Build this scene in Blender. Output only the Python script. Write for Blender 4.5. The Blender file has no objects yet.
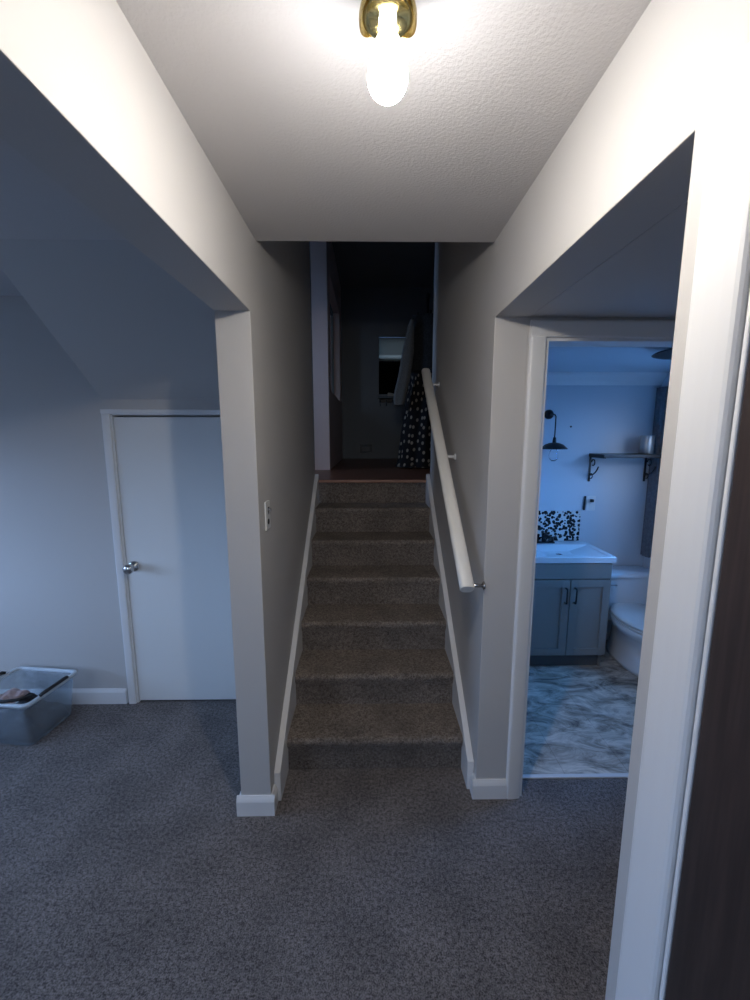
import bpy, bmesh, math, random
from mathutils import Vector, Matrix
random.seed(4)
D = bpy.data
C = bpy.context.scene.collection
S = bpy.context.scene

# ------------------------------------------------------------------ materials
def principled(name, col, rough=0.6, metal=0.0, **kw):
    m = D.materials.new(name); m.use_nodes = True
    b = m.node_tree.nodes['Principled BSDF']
    b.inputs['Base Color'].default_value = (*col, 1)
    b.inputs['Roughness'].default_value = rough
    b.inputs['Metallic'].default_value = metal
    for k, v in kw.items():
        b.inputs[k.replace('_', ' ')].default_value = v
    return m

def textured(name, col, col2=None, rough=0.6, scale=60, bump=0.2, dist=0.002, detail=4,
             vscale=None, metal=0.0, stretch=(1, 1, 1), lo=0.35, hi=0.65, **kw):
    m = principled(name, col, rough, metal, **kw)
    nt = m.node_tree; N = nt.nodes; L = nt.links; b = N['Principled BSDF']
    tc = N.new('ShaderNodeTexCoord'); mp = N.new('ShaderNodeMapping')
    mp.inputs['Scale'].default_value = stretch
    L.new(tc.outputs['Object'], mp.inputs['Vector'])
    n = N.new('ShaderNodeTexNoise'); n.inputs['Scale'].default_value = scale
    n.inputs['Detail'].default_value = detail
    L.new(mp.outputs[0], n.inputs['Vector'])
    if bump:
        bp = N.new('ShaderNodeBump'); bp.inputs['Strength'].default_value = bump
        bp.inputs['Distance'].default_value = dist
        L.new(n.outputs['Fac'], bp.inputs['Height']); L.new(bp.outputs[0], b.inputs['Normal'])
    if col2:
        n2 = N.new('ShaderNodeTexNoise'); n2.inputs['Scale'].default_value = vscale or scale
        n2.inputs['Detail'].default_value = detail
        L.new(mp.outputs[0], n2.inputs['Vector'])
        r = N.new('ShaderNodeValToRGB')
        r.color_ramp.elements[0].position = lo; r.color_ramp.elements[0].color = (*col, 1)
        r.color_ramp.elements[1].position = hi; r.color_ramp.elements[1].color = (*col2, 1)
        L.new(n2.outputs['Fac'], r.inputs[0]); L.new(r.outputs[0], b.inputs['Base Color'])
    return m

def carpet_mat(name, a, b_, worn=None):
    m = principled(name, a, 0.95)
    nt = m.node_tree; N = nt.nodes; L = nt.links; b = N['Principled BSDF']
    tc = N.new('ShaderNodeTexCoord')
    def noise(s, d=3):
        n = N.new('ShaderNodeTexNoise'); n.inputs['Scale'].default_value = s
        n.inputs['Detail'].default_value = d; L.new(tc.outputs['Object'], n.inputs['Vector']); return n
    fine, mid, big = noise(210, 2), noise(75, 4), noise(5, 4)
    r = N.new('ShaderNodeValToRGB')
    r.color_ramp.elements[0].position = .38; r.color_ramp.elements[0].color = (*a, 1)
    r.color_ramp.elements[1].position = .62; r.color_ramp.elements[1].color = (*b_, 1)
    mx = N.new('ShaderNodeMix'); mx.inputs[0].default_value = .42
    L.new(fine.outputs['Fac'], mx.inputs[2]); L.new(mid.outputs['Fac'], mx.inputs[3])
    L.new(mx.outputs[0], r.inputs[0])
    hs = N.new('ShaderNodeMix'); hs.data_type = 'RGBA'; hs.blend_type = 'MULTIPLY'
    r2 = N.new('ShaderNodeValToRGB')
    r2.color_ramp.elements[0].position = .35; r2.color_ramp.elements[0].color = (.82, .82, .82, 1)
    r2.color_ramp.elements[1].position = .65; r2.color_ramp.elements[1].color = (1.12, 1.12, 1.12, 1)
    L.new(big.outputs['Fac'], r2.inputs[0])
    hs.inputs[0].default_value = 1
    L.new(r.outputs[0], hs.inputs[6]); L.new(r2.outputs[0], hs.inputs[7])
    L.new(hs.outputs[2], b.inputs['Base Color'])
    bp = N.new('ShaderNodeBump'); bp.inputs['Strength'].default_value = .8; bp.inputs['Distance'].default_value = .006
    L.new(mx.outputs[0], bp.inputs['Height']); L.new(bp.outputs[0], b.inputs['Normal'])
    return m

M = {}
M['wall'] = textured('greige_wall_paint', (.53, .51, .49), rough=.62, scale=190, bump=.22, dist=.0015)
M['ceiling'] = textured('ceiling_paint', (.56, .535, .525), rough=.8, scale=130, bump=.5, dist=.003)
M['bathwall'] = textured('bathroom_wall_paint', (.58, .62, .66), rough=.5, scale=190, bump=.15, dist=.0015)
M['trim'] = textured('white_trim_paint', (.77, .76, .75), rough=.38, scale=55, bump=.12, dist=.001)
M['rail'] = textured('white_rail_paint', (.83, .80, .74), rough=.35, scale=70, bump=.1, dist=.001)
M['door'] = textured('pale_door_paint', (.74, .735, .71), rough=.5, scale=40, bump=.08, dist=.001)
M['carpet'] = carpet_mat('grey_carpet', (.056, .048, .045), (.27, .238, .226))
M['lamplit_stair_carpet'] = carpet_mat('lamplit_stair_carpet', (.088, .068, .056), (.315, .265, .225))  # same carpet as the floor, warm lamplight mixed into its colour
M['wood'] = textured('reddish_wood_floor', (.13, .045, .025), (.27, .10, .05), rough=.35, scale=8, vscale=12,
                     stretch=(1, 9, 1), bump=.1, dist=.001)
M['brown_door'] = textured('dark_brown_door', (.030, .019, .016), (.048, .031, .026), rough=.45, scale=6, vscale=9,
                           stretch=(12, 12, .7), bump=.15, dist=.001)
M['brass'] = textured('polished_brass', (.62, .50, .22), rough=.12, metal=1, scale=90, bump=.02, dist=.0005)
M['chrome'] = textured('satin_nickel', (.62, .60, .58), rough=.2, metal=1, scale=90, bump=.02, dist=.0005)
M['black'] = textured('black_metal', (.012, .012, .014), rough=.4, scale=80, bump=.1, dist=.0005)
M['rubber'] = textured('black_plastic', (.014, .014, .016), rough=.5, scale=80, bump=.1, dist=.0005)
M['plate'] = textured('white_plastic', (.72, .72, .70), rough=.35, scale=60, bump=.03, dist=.0005)
M['ceramic'] = textured('white_ceramic', (.78, .79, .80), rough=.12, scale=20, bump=.02, dist=.0005)
M['vanity'] = textured('grey_cabinet_paint', (.29, .275, .25), rough=.45, scale=60, bump=.06, dist=.0005)
M['toekick'] = textured('dark_cabinet_recess', (.14, .14, .14), rough=.6, scale=60, bump=.06, dist=.0005)
M['shelfwood'] = textured('black_stained_wood', (.016, .013, .012), (.03, .022, .02), rough=.4, scale=20, stretch=(1, 8, 8), bump=.1, dist=.0005)
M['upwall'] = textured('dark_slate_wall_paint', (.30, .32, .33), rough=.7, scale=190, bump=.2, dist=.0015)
M['vinyl'] = None

def bath_floor():
    m = principled('marbled_vinyl', (.5, .48, .45), .35)
    nt = m.node_tree; N = nt.nodes; L = nt.links; b = N['Principled BSDF']
    tc = N.new('ShaderNodeTexCoord')
    mp = N.new('ShaderNodeMapping'); mp.inputs['Scale'].default_value = (1, 2.2, 1)
    mp.inputs['Rotation'].default_value = (0, 0, .5)
    L.new(tc.outputs['Object'], mp.inputs[0])
    n = N.new('ShaderNodeTexNoise'); n.inputs['Scale'].default_value = 4.5; n.inputs['Detail'].default_value = 9
    n.inputs['Roughness'].default_value = .72; n.inputs['Distortion'].default_value = 1.1
    L.new(mp.outputs[0], n.inputs['Vector'])
    r = N.new('ShaderNodeValToRGB'); e = r.color_ramp.elements
    e[0].position = .36; e[0].color = (.12, .10, .085, 1)
    e[1].position = .60; e[1].color = (.80, .72, .62, 1)
    x = e.new(.47); x.color = (.44, .38, .31, 1)
    L.new(n.outputs['Fac'], r.inputs[0])
    br = N.new('ShaderNodeTexBrick'); br.inputs['Scale'].default_value = 1.0
    br.inputs['Brick Width'].default_value = .9; br.inputs['Row Height'].default_value = .31
    br.inputs['Mortar Size'].default_value = .0015; br.offset = .5
    br.inputs['Color1'].default_value = (1, 1, 1, 1); br.inputs['Color2'].default_value = (.86, .86, .86, 1)
    br.inputs['Mortar'].default_value = (.65, .62, .6, 1)
    mp2 = N.new('ShaderNodeMapping'); mp2.inputs['Rotation'].default_value = (0, 0, math.radians(90))
    L.new(tc.outputs['Object'], mp2.inputs[0]); L.new(mp2.outputs[0], br.inputs['Vector'])
    mx = N.new('ShaderNodeMix'); mx.data_type = 'RGBA'; mx.blend_type = 'MULTIPLY'; mx.inputs[0].default_value = 1
    L.new(r.outputs[0], mx.inputs[6]); L.new(br.outputs['Color'], mx.inputs[7])
    L.new(mx.outputs[2], b.inputs['Base Color'])
    return m
M['vinyl'] = bath_floor()

def pebble():
    m = principled('pebble_mosaic', (.6, .6, .6), .25)
    nt = m.node_tree; N = nt.nodes; L = nt.links; b = N['Principled BSDF']
    tc = N.new('ShaderNodeTexCoord')
    v = N.new('ShaderNodeTexVoronoi'); v.inputs['Scale'].default_value = 46
    v.inputs['Randomness'].default_value = .85
    mpp = N.new('ShaderNodeMapping'); mpp.inputs['Scale'].default_value = (1, 0, 1)
    L.new(tc.outputs['Object'], mpp.inputs[0]); L.new(mpp.outputs[0], v.inputs['Vector'])
    r = N.new('ShaderNodeValToRGB'); e = r.color_ramp.elements
    r.color_ramp.interpolation = 'CONSTANT'
    e[0].position = 0; e[0].color = (.012, .013, .016, 1)
    e[1].position = .54; e[1].color = (.66, .66, .64, 1)
    L.new(v.outputs['Distance'], r.inputs[0]); L.new(r.outputs[0], b.inputs['Base Color'])
    bp = N.new('ShaderNodeBump'); bp.inputs['Strength'].default_value = .4; bp.inputs['Distance'].default_value = .003
    bp.invert = True
    L.new(v.outputs['Distance'], bp.inputs['Height']); L.new(bp.outputs[0], b.inputs['Normal'])
    return m
M['pebble'] = pebble()

def dotted():
    m = principled('black_spotted_cloth', (.01, .01, .012), .9)
    nt = m.node_tree; N = nt.nodes; L = nt.links; b = N['Principled BSDF']
    tc = N.new('ShaderNodeTexCoord')
    v = N.new('ShaderNodeTexVoronoi'); v.inputs['Scale'].default_value = 12
    v.inputs['Randomness'].default_value = .6; v.voronoi_dimensions = '2D'
    L.new(tc.outputs['UV'], v.inputs['Vector'])
    r = N.new('ShaderNodeValToRGB'); e = r.color_ramp.elements
    e[0].position = .16; e[0].color = (.36, .32, .26, 1)
    e[1].position = .25; e[1].color = (.008, .008, .010, 1)
    L.new(v.outputs['Distance'], r.inputs[0]); L.new(r.outputs[0], b.inputs['Base Color'])
    return m
M['dots'] = dotted()
M['greycloth'] = textured('dark_grey_cloth', (.15, .15, .14), (.20, .20, .19), rough=.9, scale=120, bump=.3, dist=.001)
M['darkcloth'] = textured('navy_cloth', (.016, .018, .024), (.035, .04, .05), rough=.9, scale=90, bump=.4, dist=.002)
M['pinkcloth'] = textured('pale_pink_cloth', (.45, .33, .32), (.55, .43, .42), rough=.9, scale=60, bump=.4, dist=.002)

def clear_plastic():
    m = D.materials.new('clear_plastic'); m.use_nodes = True
    nt = m.node_tree; N = nt.nodes; L = nt.links; N.clear()
    o = N.new('ShaderNodeOutputMaterial'); g = N.new('ShaderNodeBsdfPrincipled')
    g.inputs['Base Color'].default_value = (.68, .74, .79, 1); g.inputs['Roughness'].default_value = .18
    t = N.new('ShaderNodeBsdfTransparent'); t.inputs[0].default_value = (.86, .90, .93, 1)
    mx = N.new('ShaderNodeMixShader')
    lw = N.new('ShaderNodeLayerWeight'); lw.inputs[0].default_value = .35
    n = N.new('ShaderNodeTexNoise'); n.inputs['Scale'].default_value = 12
    ma = N.new('ShaderNodeMath'); ma.operation = 'MULTIPLY_ADD'; ma.inputs[1].default_value = .16
    L.new(n.outputs['Fac'], ma.inputs[0])
    m2 = N.new('ShaderNodeMath'); m2.operation = 'MULTIPLY'; m2.inputs[1].default_value = .3
    L.new(lw.outputs['Facing'], m2.inputs[0]); L.new(m2.outputs[0], ma.inputs[2])
    L.new(ma.outputs[0], mx.inputs[0])
    L.new(t.outputs[0], mx.inputs[1]); L.new(g.outputs[0], mx.inputs[2]); L.new(mx.outputs[0], o.inputs[0])
    return m
M['clear'] = clear_plastic()
M['glass'] = principled('clear_glass', (.95, .97, 1), .03, 0, Transmission_Weight=1.0, IOR=1.45)

def window_glass():
    m = D.materials.new('window_glass'); m.use_nodes = True
    nt = m.node_tree; N = nt.nodes; L = nt.links; N.clear()
    o = N.new('ShaderNodeOutputMaterial'); t = N.new('ShaderNodeBsdfTransparent'); g = N.new('ShaderNodeBsdfGlossy')
    g.inputs['Roughness'].default_value = .03
    mx = N.new('ShaderNodeMixShader'); mx.inputs[0].default_value = .06
    L.new(t.outputs[0], mx.inputs[1]); L.new(g.outputs[0], mx.inputs[2]); L.new(mx.outputs[0], o.inputs[0])
    return m
M['pane'] = window_glass()

def translucent(name, col, dens):
    m = D.materials.new(name); m.use_nodes = True
    nt = m.node_tree; N = nt.nodes; L = nt.links; N.clear()
    o = N.new('ShaderNodeOutputMaterial'); t = N.new('ShaderNodeBsdfTranslucent'); g = N.new('ShaderNodeBsdfDiffuse')
    t.inputs[0].default_value = (*col, 1); g.inputs[0].default_value = (*col, 1)
    mx = N.new('ShaderNodeMixShader'); mx.inputs[0].default_value = dens
    L.new(t.outputs[0], mx.inputs[1]); L.new(g.outputs[0], mx.inputs[2]); L.new(mx.outputs[0], o.inputs[0])
    return m

def emissive(name, col, s):
    m = D.materials.new(name); m.use_nodes = True
    b = m.node_tree.nodes['Principled BSDF']
    b.inputs['Base Color'].default_value = (1, 1, 1, 1)
    b.inputs['Emission Color'].default_value = (*col, 1)
    b.inputs['Emission Strength'].default_value = s
    return m

# ------------------------------------------------------------------ helpers
def obj(name, bm, mat, parent=None, smooth=False, loc=None):
    me = D.meshes.new(name)
    bmesh.ops.recalc_face_normals(bm, faces=bm.faces)
    bm.to_mesh(me); bm.free()
    if smooth:
        for p in me.polygons: p.use_smooth = True
    o = D.objects.new(name, me); C.objects.link(o)
    if mat: me.materials.append(mat)
    if parent: o.parent = parent
    if loc: o.location = loc
    return o

def tag(o, label, cat, group=None):
    o['label'] = label; o['category'] = cat
    if group: o['group'] = group
    return o

def struct(o, label=None):
    o['kind'] = 'structure'
    if label: o['label'] = label
    return o

def thing(name, label, cat, loc=(0, 0, 0), rz=0, group=None):
    o = D.objects.new(name, None); C.objects.link(o); o.location = loc; o.rotation_euler = (0, 0, rz)
    o.empty_display_size = .05
    return tag(o, label, cat, group)

def nb(): return bmesh.new()

def box(bm, x0, x1, y0, y1, z0, z1, bev=0, seg=2):
    t = bmesh.new()
    bmesh.ops.create_cube(t, size=1)
    for v in t.verts:
        v.co = Vector((x0 + (v.co.x + .5) * (x1 - x0), y0 + (v.co.y + .5) * (y1 - y0), z0 + (v.co.z + .5) * (z1 - z0)))
    if bev:
        bmesh.ops.bevel(t, geom=t.edges[:], offset=bev, segments=seg, affect='EDGES', profile=.6)
    merge(bm, t); return bm

def merge(bm, t, mat=None):
    if mat is not None: bmesh.ops.transform(t, matrix=mat, verts=t.verts)
    mp = {}
    for v in t.verts: mp[v] = bm.verts.new(v.co)
    for f in t.faces:
        try: bm.faces.new([mp[v] for v in f.verts])
        except ValueError: pass
    t.free()

def prism(bm, pts, axis, a, b, bev=0):
    """extrude the closed 2D polygon pts along axis from a to b"""
    t = bmesh.new()
    def mk(p, w):
        if axis == 'x': return (w, p[0], p[1])
        if axis == 'y': return (p[0], w, p[1])
        return (p[0], p[1], w)
    A = [t.verts.new(mk(p, a)) for p in pts]; B = [t.verts.new(mk(p, b)) for p in pts]
    t.faces.new(A); t.faces.new(B[::-1])
    n = len(pts)
    for i in range(n): t.faces.new((A[i], A[(i + 1) % n], B[(i + 1) % n], B[i]))
    bmesh.ops.recalc_face_normals(t, faces=t.faces)
    if bev: bmesh.ops.bevel(t, geom=t.edges[:], offset=bev, segments=2, affect='EDGES', profile=.6)
    merge(bm, t); return bm

def lathe(bm, prof, c=(0, 0, 0), n=32, axis='z', cap=True):
    rings = []
    for r, h in prof:
        ring = []
        for i in range(n):
            a = 2 * math.pi * i / n; x, y = r * math.cos(a), r * math.sin(a)
            p = {'z': (x, y, h), 'y': (x, h, y), 'x': (h, x, y)}[axis]
            ring.append(bm.verts.new((p[0] + c[0], p[1] + c[1], p[2] + c[2])))
        rings.append(ring)
    for A, B in zip(rings, rings[1:]):
        for i in range(n): bm.faces.new((A[i], A[(i + 1) % n], B[(i + 1) % n], B[i]))
    if cap:
        if prof[0][0] > 1e-6: bm.faces.new(rings[0][::-1])
        if prof[-1][0] > 1e-6: bm.faces.new(rings[-1])
    return bm

def tube(bm, pts, r, n=10, r2=None):
    pts = [Vector(p) for p in pts]; rings = []
    up = None
    for i, p in enumerate(pts):
        d = (pts[min(i + 1, len(pts) - 1)] - pts[max(i - 1, 0)]).normalized()
        if up is None:
            up = Vector((0, 0, 1)) if abs(d.z) < .9 else Vector((1, 0, 0))
        s = d.cross(up).normalized(); up = s.cross(d).normalized()
        rr = r if r2 is None else r + (r2 - r) * i / (len(pts) - 1)
        rings.append([bm.verts.new(p + (s * math.cos(2 * math.pi * k / n) + up * math.sin(2 * math.pi * k / n)) * rr) for k in range(n)])
    for A, B in zip(rings, rings[1:]):
        for i in range(n): bm.faces.new((A[i], A[(i + 1) % n], B[(i + 1) % n], B[i]))
    bm.faces.new(rings[0][::-1]); bm.faces.new(rings[-1]); return bm

def arc(c, r, a0, a1, n, plane='xz'):
    out = []
    for i in range(n + 1):
        a = math.radians(a0 + (a1 - a0) * i / n); u, v = r * math.cos(a), r * math.sin(a)
        out.append((c[0] + u, c[1], c[2] + v) if plane == 'xz' else ((c[0], c[1] + u, c[2] + v) if plane == 'yz' else (c[0] + u, c[1] + v, c[2])))
    return out

def portal(name, loc, rot, sx, sy):
    l = D.lights.new(name, 'AREA'); l.shape = 'RECTANGLE'; l.size = sx; l.size_y = sy
    l.cycles.is_portal = True
    o = D.objects.new(name, l); C.objects.link(o); o.location = loc; o.rotation_euler = rot

# ------------------------------------------------------------------ dimensions
XL, XLo = -.420, -.547          # stair wall left: inner and outer face
XR, XRo = .472, .600            # stair wall right
YJL, YJR = 1.580, 1.650         # wall ends (jambs) left and right
YC = 1.700                      # where the hall ceiling stops
HC, HH, HU = 2.315, 2.035, 3.65 # hall ceiling, header underside, upstairs ceiling
LAND = 1.253                    # upper landing
YS, RISE, RUN, NR = 1.812, LAND / 7, .2435, 7
YT = YS + RUN * (NR - 1)        # landing edge
YE = 3.235                      # end of stair walls
YD = 2.345                      # closet wall of the left room
YB = 3.080                      # bathroom back wall
XB = 2.10                       # bathroom right wall
HB = 2.035
YBK = -1.60                     # wall behind the camera
XW = -3.30                      # window wall of the left room

# ------------------------------------------------------------------ shell
b = nb()
prism(b, [(XW, YBK), (2.2, YBK), (2.2, 1.750), (XRo, 1.750), (XRo, 2.45), (XW, 2.45)], 'z', -.06, 0)
struct(obj('floor', b, M['carpet']), 'worn grey cut-pile carpet of the lower hall')
b = nb(); box(b, XRo, 2.2, 1.750, YB + .1, -.06, .004)
struct(obj('floor_bathroom', b, M['vinyl']), 'mottled grey and white floor of the bathroom')

b = nb()
prism(b, [(YJL, 0), (YE, 0), (YE, HU), (YBK, HU), (YBK, HH), (YJL, HH)], 'x', XLo, XL, bev=.003)
struct(obj('wall_left', b, M['wall']), 'stair wall and beam over the wide left opening')
DY0, DY1, DZ = -.32, .545, 1.985
b = nb()
prism(b, [(YBK, 0), (DY0, 0), (DY0, DZ), (DY1, DZ), (DY1, 0), (.676, 0), (.676, HH), (YJR, HH), (YJR, 0), (YE, 0),
          (YE, HU), (YBK, HU)], 'x', XR, XRo, bev=.003)
struct(obj('wall_right', b, M['wall']), 'stair wall and beam over the bathroom alcove')

b = nb(); box(b, XL, XR, YBK, YC, HC, HC + .18)
struct(obj('ceiling', b, M['ceiling']), 'textured low ceiling of the lower hall')
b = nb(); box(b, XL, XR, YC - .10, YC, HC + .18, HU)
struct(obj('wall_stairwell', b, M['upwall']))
b = nb(); box(b, XRo, 1.75, .60, YJR, HH, HH + .1)
struct(obj('ceiling_alcove', b, M['wall']))
b = nb(); box(b, XRo, 1.75, .576, .676, 0, HH)
struct(obj('wall_alcove_near', b, M['wall']))
b = nb(); box(b, 1.75, 1.85, .576, YJR, 0, HH)
struct(obj('wall_alcove_end', b, M['wall']))
# wall that holds the bathroom door
BX0, BX1, BZ = .668, 1.38, 1.962
b = nb()
prism(b, [(XRo, 0), (BX0, 0), (BX0, BZ), (BX1, BZ), (BX1, 0), (2.2, 0), (2.2, HH + .1), (XRo, HH + .1)], 'y', YJR, 1.750)
struct(obj('wall_bathroom_front', b, M['wall']))

# left room
b = nb(); box(b, XW - .1, XLo, YBK, 2.45, HC, HC + .1)
struct(obj('ceiling_left_room', b, M['ceiling']))
CX0, CX1, CZ = -1.405, -.70, 1.712
b = nb()
prism(b, [(XW - .1, 0), (CX0, 0), (CX0, CZ), (CX1, CZ), (CX1, 0), (XLo, 0), (XLo, HC), (XW - .1, HC)], 'y', YD, 2.45)
struct(obj('wall_back', b, M['wall']), 'wall of the left room with the short closet door')
b = nb()
prism(b, [(1.700, HC), (YD, HC), (YD, 1.790)], 'x', -1.44, XLo)
struct(obj('ceiling_sloped', b, M['wall']), 'sloped soffit running down to the closet door')
WY0, WY1, WZ0, WZ1 = .45, 2.10, .72, 1.72
b = nb()
box(b, XW - .1, XW, YBK, WY0, 0, HC); box(b, XW - .1, XW, WY1, YD, 0, HC)
box(b, XW - .1, XW, WY0, WY1, 0, WZ0); box(b, XW - .1, XW, WY0, WY1, WZ1, HC)
struct(obj('wall_window_side', b, M['wall']))
GX0, GX1, GZ0, GZ1 = -.30, .36, 1.25, 2.02
FX0, FX1, FZ0, FZ1 = -2.9, -2.0, .9, 1.9
b = nb()
box(b, XW - .1, FX0, YBK - .1, YBK, 0, HC); box(b, FX1, GX0, YBK - .1, YBK, 0, HU); box(b, GX1, 2.2, YBK - .1, YBK, 0, HU)
box(b, GX0, GX1, YBK - .1, YBK, 0, GZ0); box(b, GX0, GX1, YBK - .1, YBK, GZ1, HU)
box(b, FX0, FX1, YBK - .1, YBK, 0, FZ0); box(b, FX0, FX1, YBK - .1, YBK, FZ1, HC)
struct(obj('wall_front', b, M['wall']))

def window(n, axis, w, u0, u1, z0, z1, inward, mat=None):
    """framed window with sash bars; lies in plane axis=w"""
    r = thing_struct(f'window_{n}')
    def bx(bm, a0, a1, d0, d1, q0, q1, bev=.003):
        if axis == 'x': box(bm, d0, d1, a0, a1, q0, q1, bev)
        else: box(bm, a0, a1, d0, d1, q0, q1, bev)
    d0, d1 = w - .03, w + .03
    f = nb()
    bx(f, u0, u0 + .05, d0, d1, z0, z1); bx(f, u1 - .05, u1, d0, d1, z0, z1)
    bx(f, u0, u1, d0, d1, z0, z0 + .05); bx(f, u0, u1, d0, d1, z1 - .05, z1)
    mz = (z0 + z1) / 2
    bx(f, u0 + .05, u1 - .05, d0 + .01, d1 - .01, mz - .02, mz + .02)
    obj('window_frame', f, M['trim'], r)
    g = nb(); bx(g, u0 + .04, u1 - .04, w - .003, w + .003, z0 + .04, z1 - .04, 0)
    obj('window_pane', g, mat or M['pane'], r)
    return r

def thing_struct(name):
    o = D.objects.new(name, None); C.objects.link(o); o['kind'] = 'structure'; o.empty_display_size = .05
    return o
window(1, 'x', XW - .05, WY0, WY1, WZ0, WZ1, 1)
window(4, 'y', YBK - .05, FX0, FX1, FZ0, FZ1, 1)  # added window, unseen behind the camera; daylight for closet wall and jamb
window(7, 'y', YBK - .05, GX0, GX1, GZ0, GZ1, 1)  # also added and out of view: soft daylight fill on stairs and jambs
portal('window_daylight', ((GX0 + GX1) / 2, YBK - .09, (GZ0 + GZ1) / 2), (math.radians(90), 0, 0), GX1 - GX0, GZ1 - GZ0)

# ------------------------------------------------------------------ bathroom shell
b = nb(); box(b, XRo, 2.2, YB, YB + .1, 0, HB + .1)
struct(obj('wall_bathroom_back', b, M['bathwall']), 'blue-lit back wall of the bathroom')
b = nb(); box(b, XRo, XRo + .02, 1.750, YB, 0, HB + .1)
struct(obj('wall_bathroom_left', b, M['bathwall']))
BW0, BW1, BWZ0, BWZ1 = 1.90, 2.62, 1.15, 1.93
b = nb()
box(b, XB, XB + .1, 1.750, BW0, 0, HB); box(b, XB, XB + .1, BW1, YB, 0, HB)
box(b, XB, XB + .1, BW0, BW1, 0, BWZ0); box(b, XB, XB + .1, BW0, BW1, BWZ1, HB)
struct(obj('wall_bathroom_right', b, M['bathwall']))
window(2, 'x', XB + .06, BW0, BW1, BWZ0, BWZ1, -1)
b = nb(); box(b, XRo + .02, XB, 1.750, YB, HB, HB + .1)
struct(obj('ceiling_bathroom', b, M['bathwall']))
b = nb()
prism(b, [(YB, HB), (YB - .055, HB), (YB - .052, HB - .015), (YB - .02, HB - .055), (YB - .012, HB - .082), (YB, HB - .082)], 'x', XRo + .02, XB)
struct(obj('trim_1', b, M['trim']), 'pale crown moulding of the bathroom')

# ------------------------------------------------------------------ trims of the hall
def board_profile(h=.088, t=.013):
    return [(0, 0), (t, 0), (t, h - .022), (t * .75, h - .012), (t * .35, h), (0, h)]
def base_y(bm, x, y0, y1, side, h=.088, t=.013):   # along Y, stands on face x, sticks out to side
    prism(bm, [(x + side * a, z) for a, z in board_profile(h, t)], 'y', y0, y1)
def base_x(bm, y, x0, x1, side, h=.088, t=.013):
    prism(bm, [(y + side * a, z) for a, z in board_profile(h, t)], 'x', x0, x1)
b = nb(); t = .016
base_x(b, YJL, XLo - t - .0005, XL + t + .0005, -1, .088, t)
base_y(b, XL, YJL - .0005, YJL + .055, 1, .0879, t)
base_y(b, XLo, YJL - .0005, YD, -1, .0879, t)
struct(obj('baseboard_left', b, M['trim']), 'white baseboard wrapping the end of the left stair wall')
b = nb()
base_x(b, YJR, XR - t - .0005, .606, -1, .088, t)
base_y(b, XR, YJR - .0005, YJR + .035, -1, .0879, t)
struct(obj('baseboard_right', b, M['trim']), 'white baseboard at the foot of the right stair wall')
b = nb(); base_x(b, YD, XW, -1.462, -1, .095, .013)
struct(obj('baseboard_back', b, M['trim']), 'white baseboard along the wall beside the closet door')
b = nb(); base_y(b, XW, YBK, YD, 1)
struct(obj('baseboard_window_side', b, M['trim']))

def casing_prof(w, t=.018):
    # x across the width from the opening outwards, y = thickness
    return [(0, 0), (0, t * .5), (w * .04, t * .66), (w * .10, t * .76), (w * .3, t * .86), (w * .6, t * .96), (w * .82, t), (w * .90, t * .97), (w * .96, t * .84), (w, t * .6), (w, 0)]

# bathroom door frame: casing to the hall, jamb lining and stop
dr = thing_struct('door_2'); dr['label'] = 'open bathroom doorway with white casing'
b = nb(); w = .062; T = .018
prism(b, [(BX0 - a, YJR - q) for a, q in casing_prof(w)], 'z', 0, BZ + .0)
prism(b, [(BX1 + a, YJR - q) for a, q in casing_prof(w)], 'z', 0, BZ + .0)
prism(b, [(YJR - q, BZ + a) for a, q in casing_prof(w)], 'x', BX0 - w, BX1 + w)
obj('door_casing', b, M['trim'], dr)
b = nb()
box(b, BX0, BX0 + .012, YJR - .002, 1.752, 0, BZ, .001); box(b, BX1 - .012, BX1, YJR - .002, 1.752, 0, BZ, .001)
box(b, BX0 + .012, BX1 - .012, YJR - .002, 1.752, BZ - .012, BZ, .001)
obj('door_jamb', b, M['trim'], dr)
b = nb(); box(b, BX0 + .012, BX1 - .012, 1.742, 1.762, 0, .008, .002)
obj('threshold_strip', b, M['trim'], dr)

# near right doorway with the dark brown door
dr = thing_struct('door_3'); dr['label'] = 'dark brown door in white casing at the right edge'
w = .082
b = nb()
prism(b, [(XR - q, DY1 + a) for a, q in casing_prof(w, .020)], 'z', 0, DZ)
prism(b, [(XR - q, DY0 - a) for a, q in casing_prof(w, .020)], 'z', 0, DZ)
prism(b, [(XR - q, DZ + a) for a, q in casing_prof(w, .020)], 'y', DY0 - w, DY1 + w)
obj('door_casing', b, M['trim'], dr)
b = nb()
box(b, XR - .006, XRo, DY1 - .011, DY1 - .003, 0, DZ - .003, .003, 3); box(b, XR - .006, XRo, DY0 + .003, DY0 + .011, 0, DZ - .003, .003, 3)
box(b, XR - .006, XRo, DY0 + .011, DY1 - .011, DZ - .011, DZ - .003, .003, 3)
obj('door_jamb', b, M['trim'], dr)
b = nb()
x0, x1 = XR - .004, XR + .036; ya, yb = DY0 + .0125, DY1 - .0125
box(b, x0, x1, ya, yb, .012, DZ - .014, .002)
obj('door_panel', b, M['brown_door'], dr)

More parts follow.
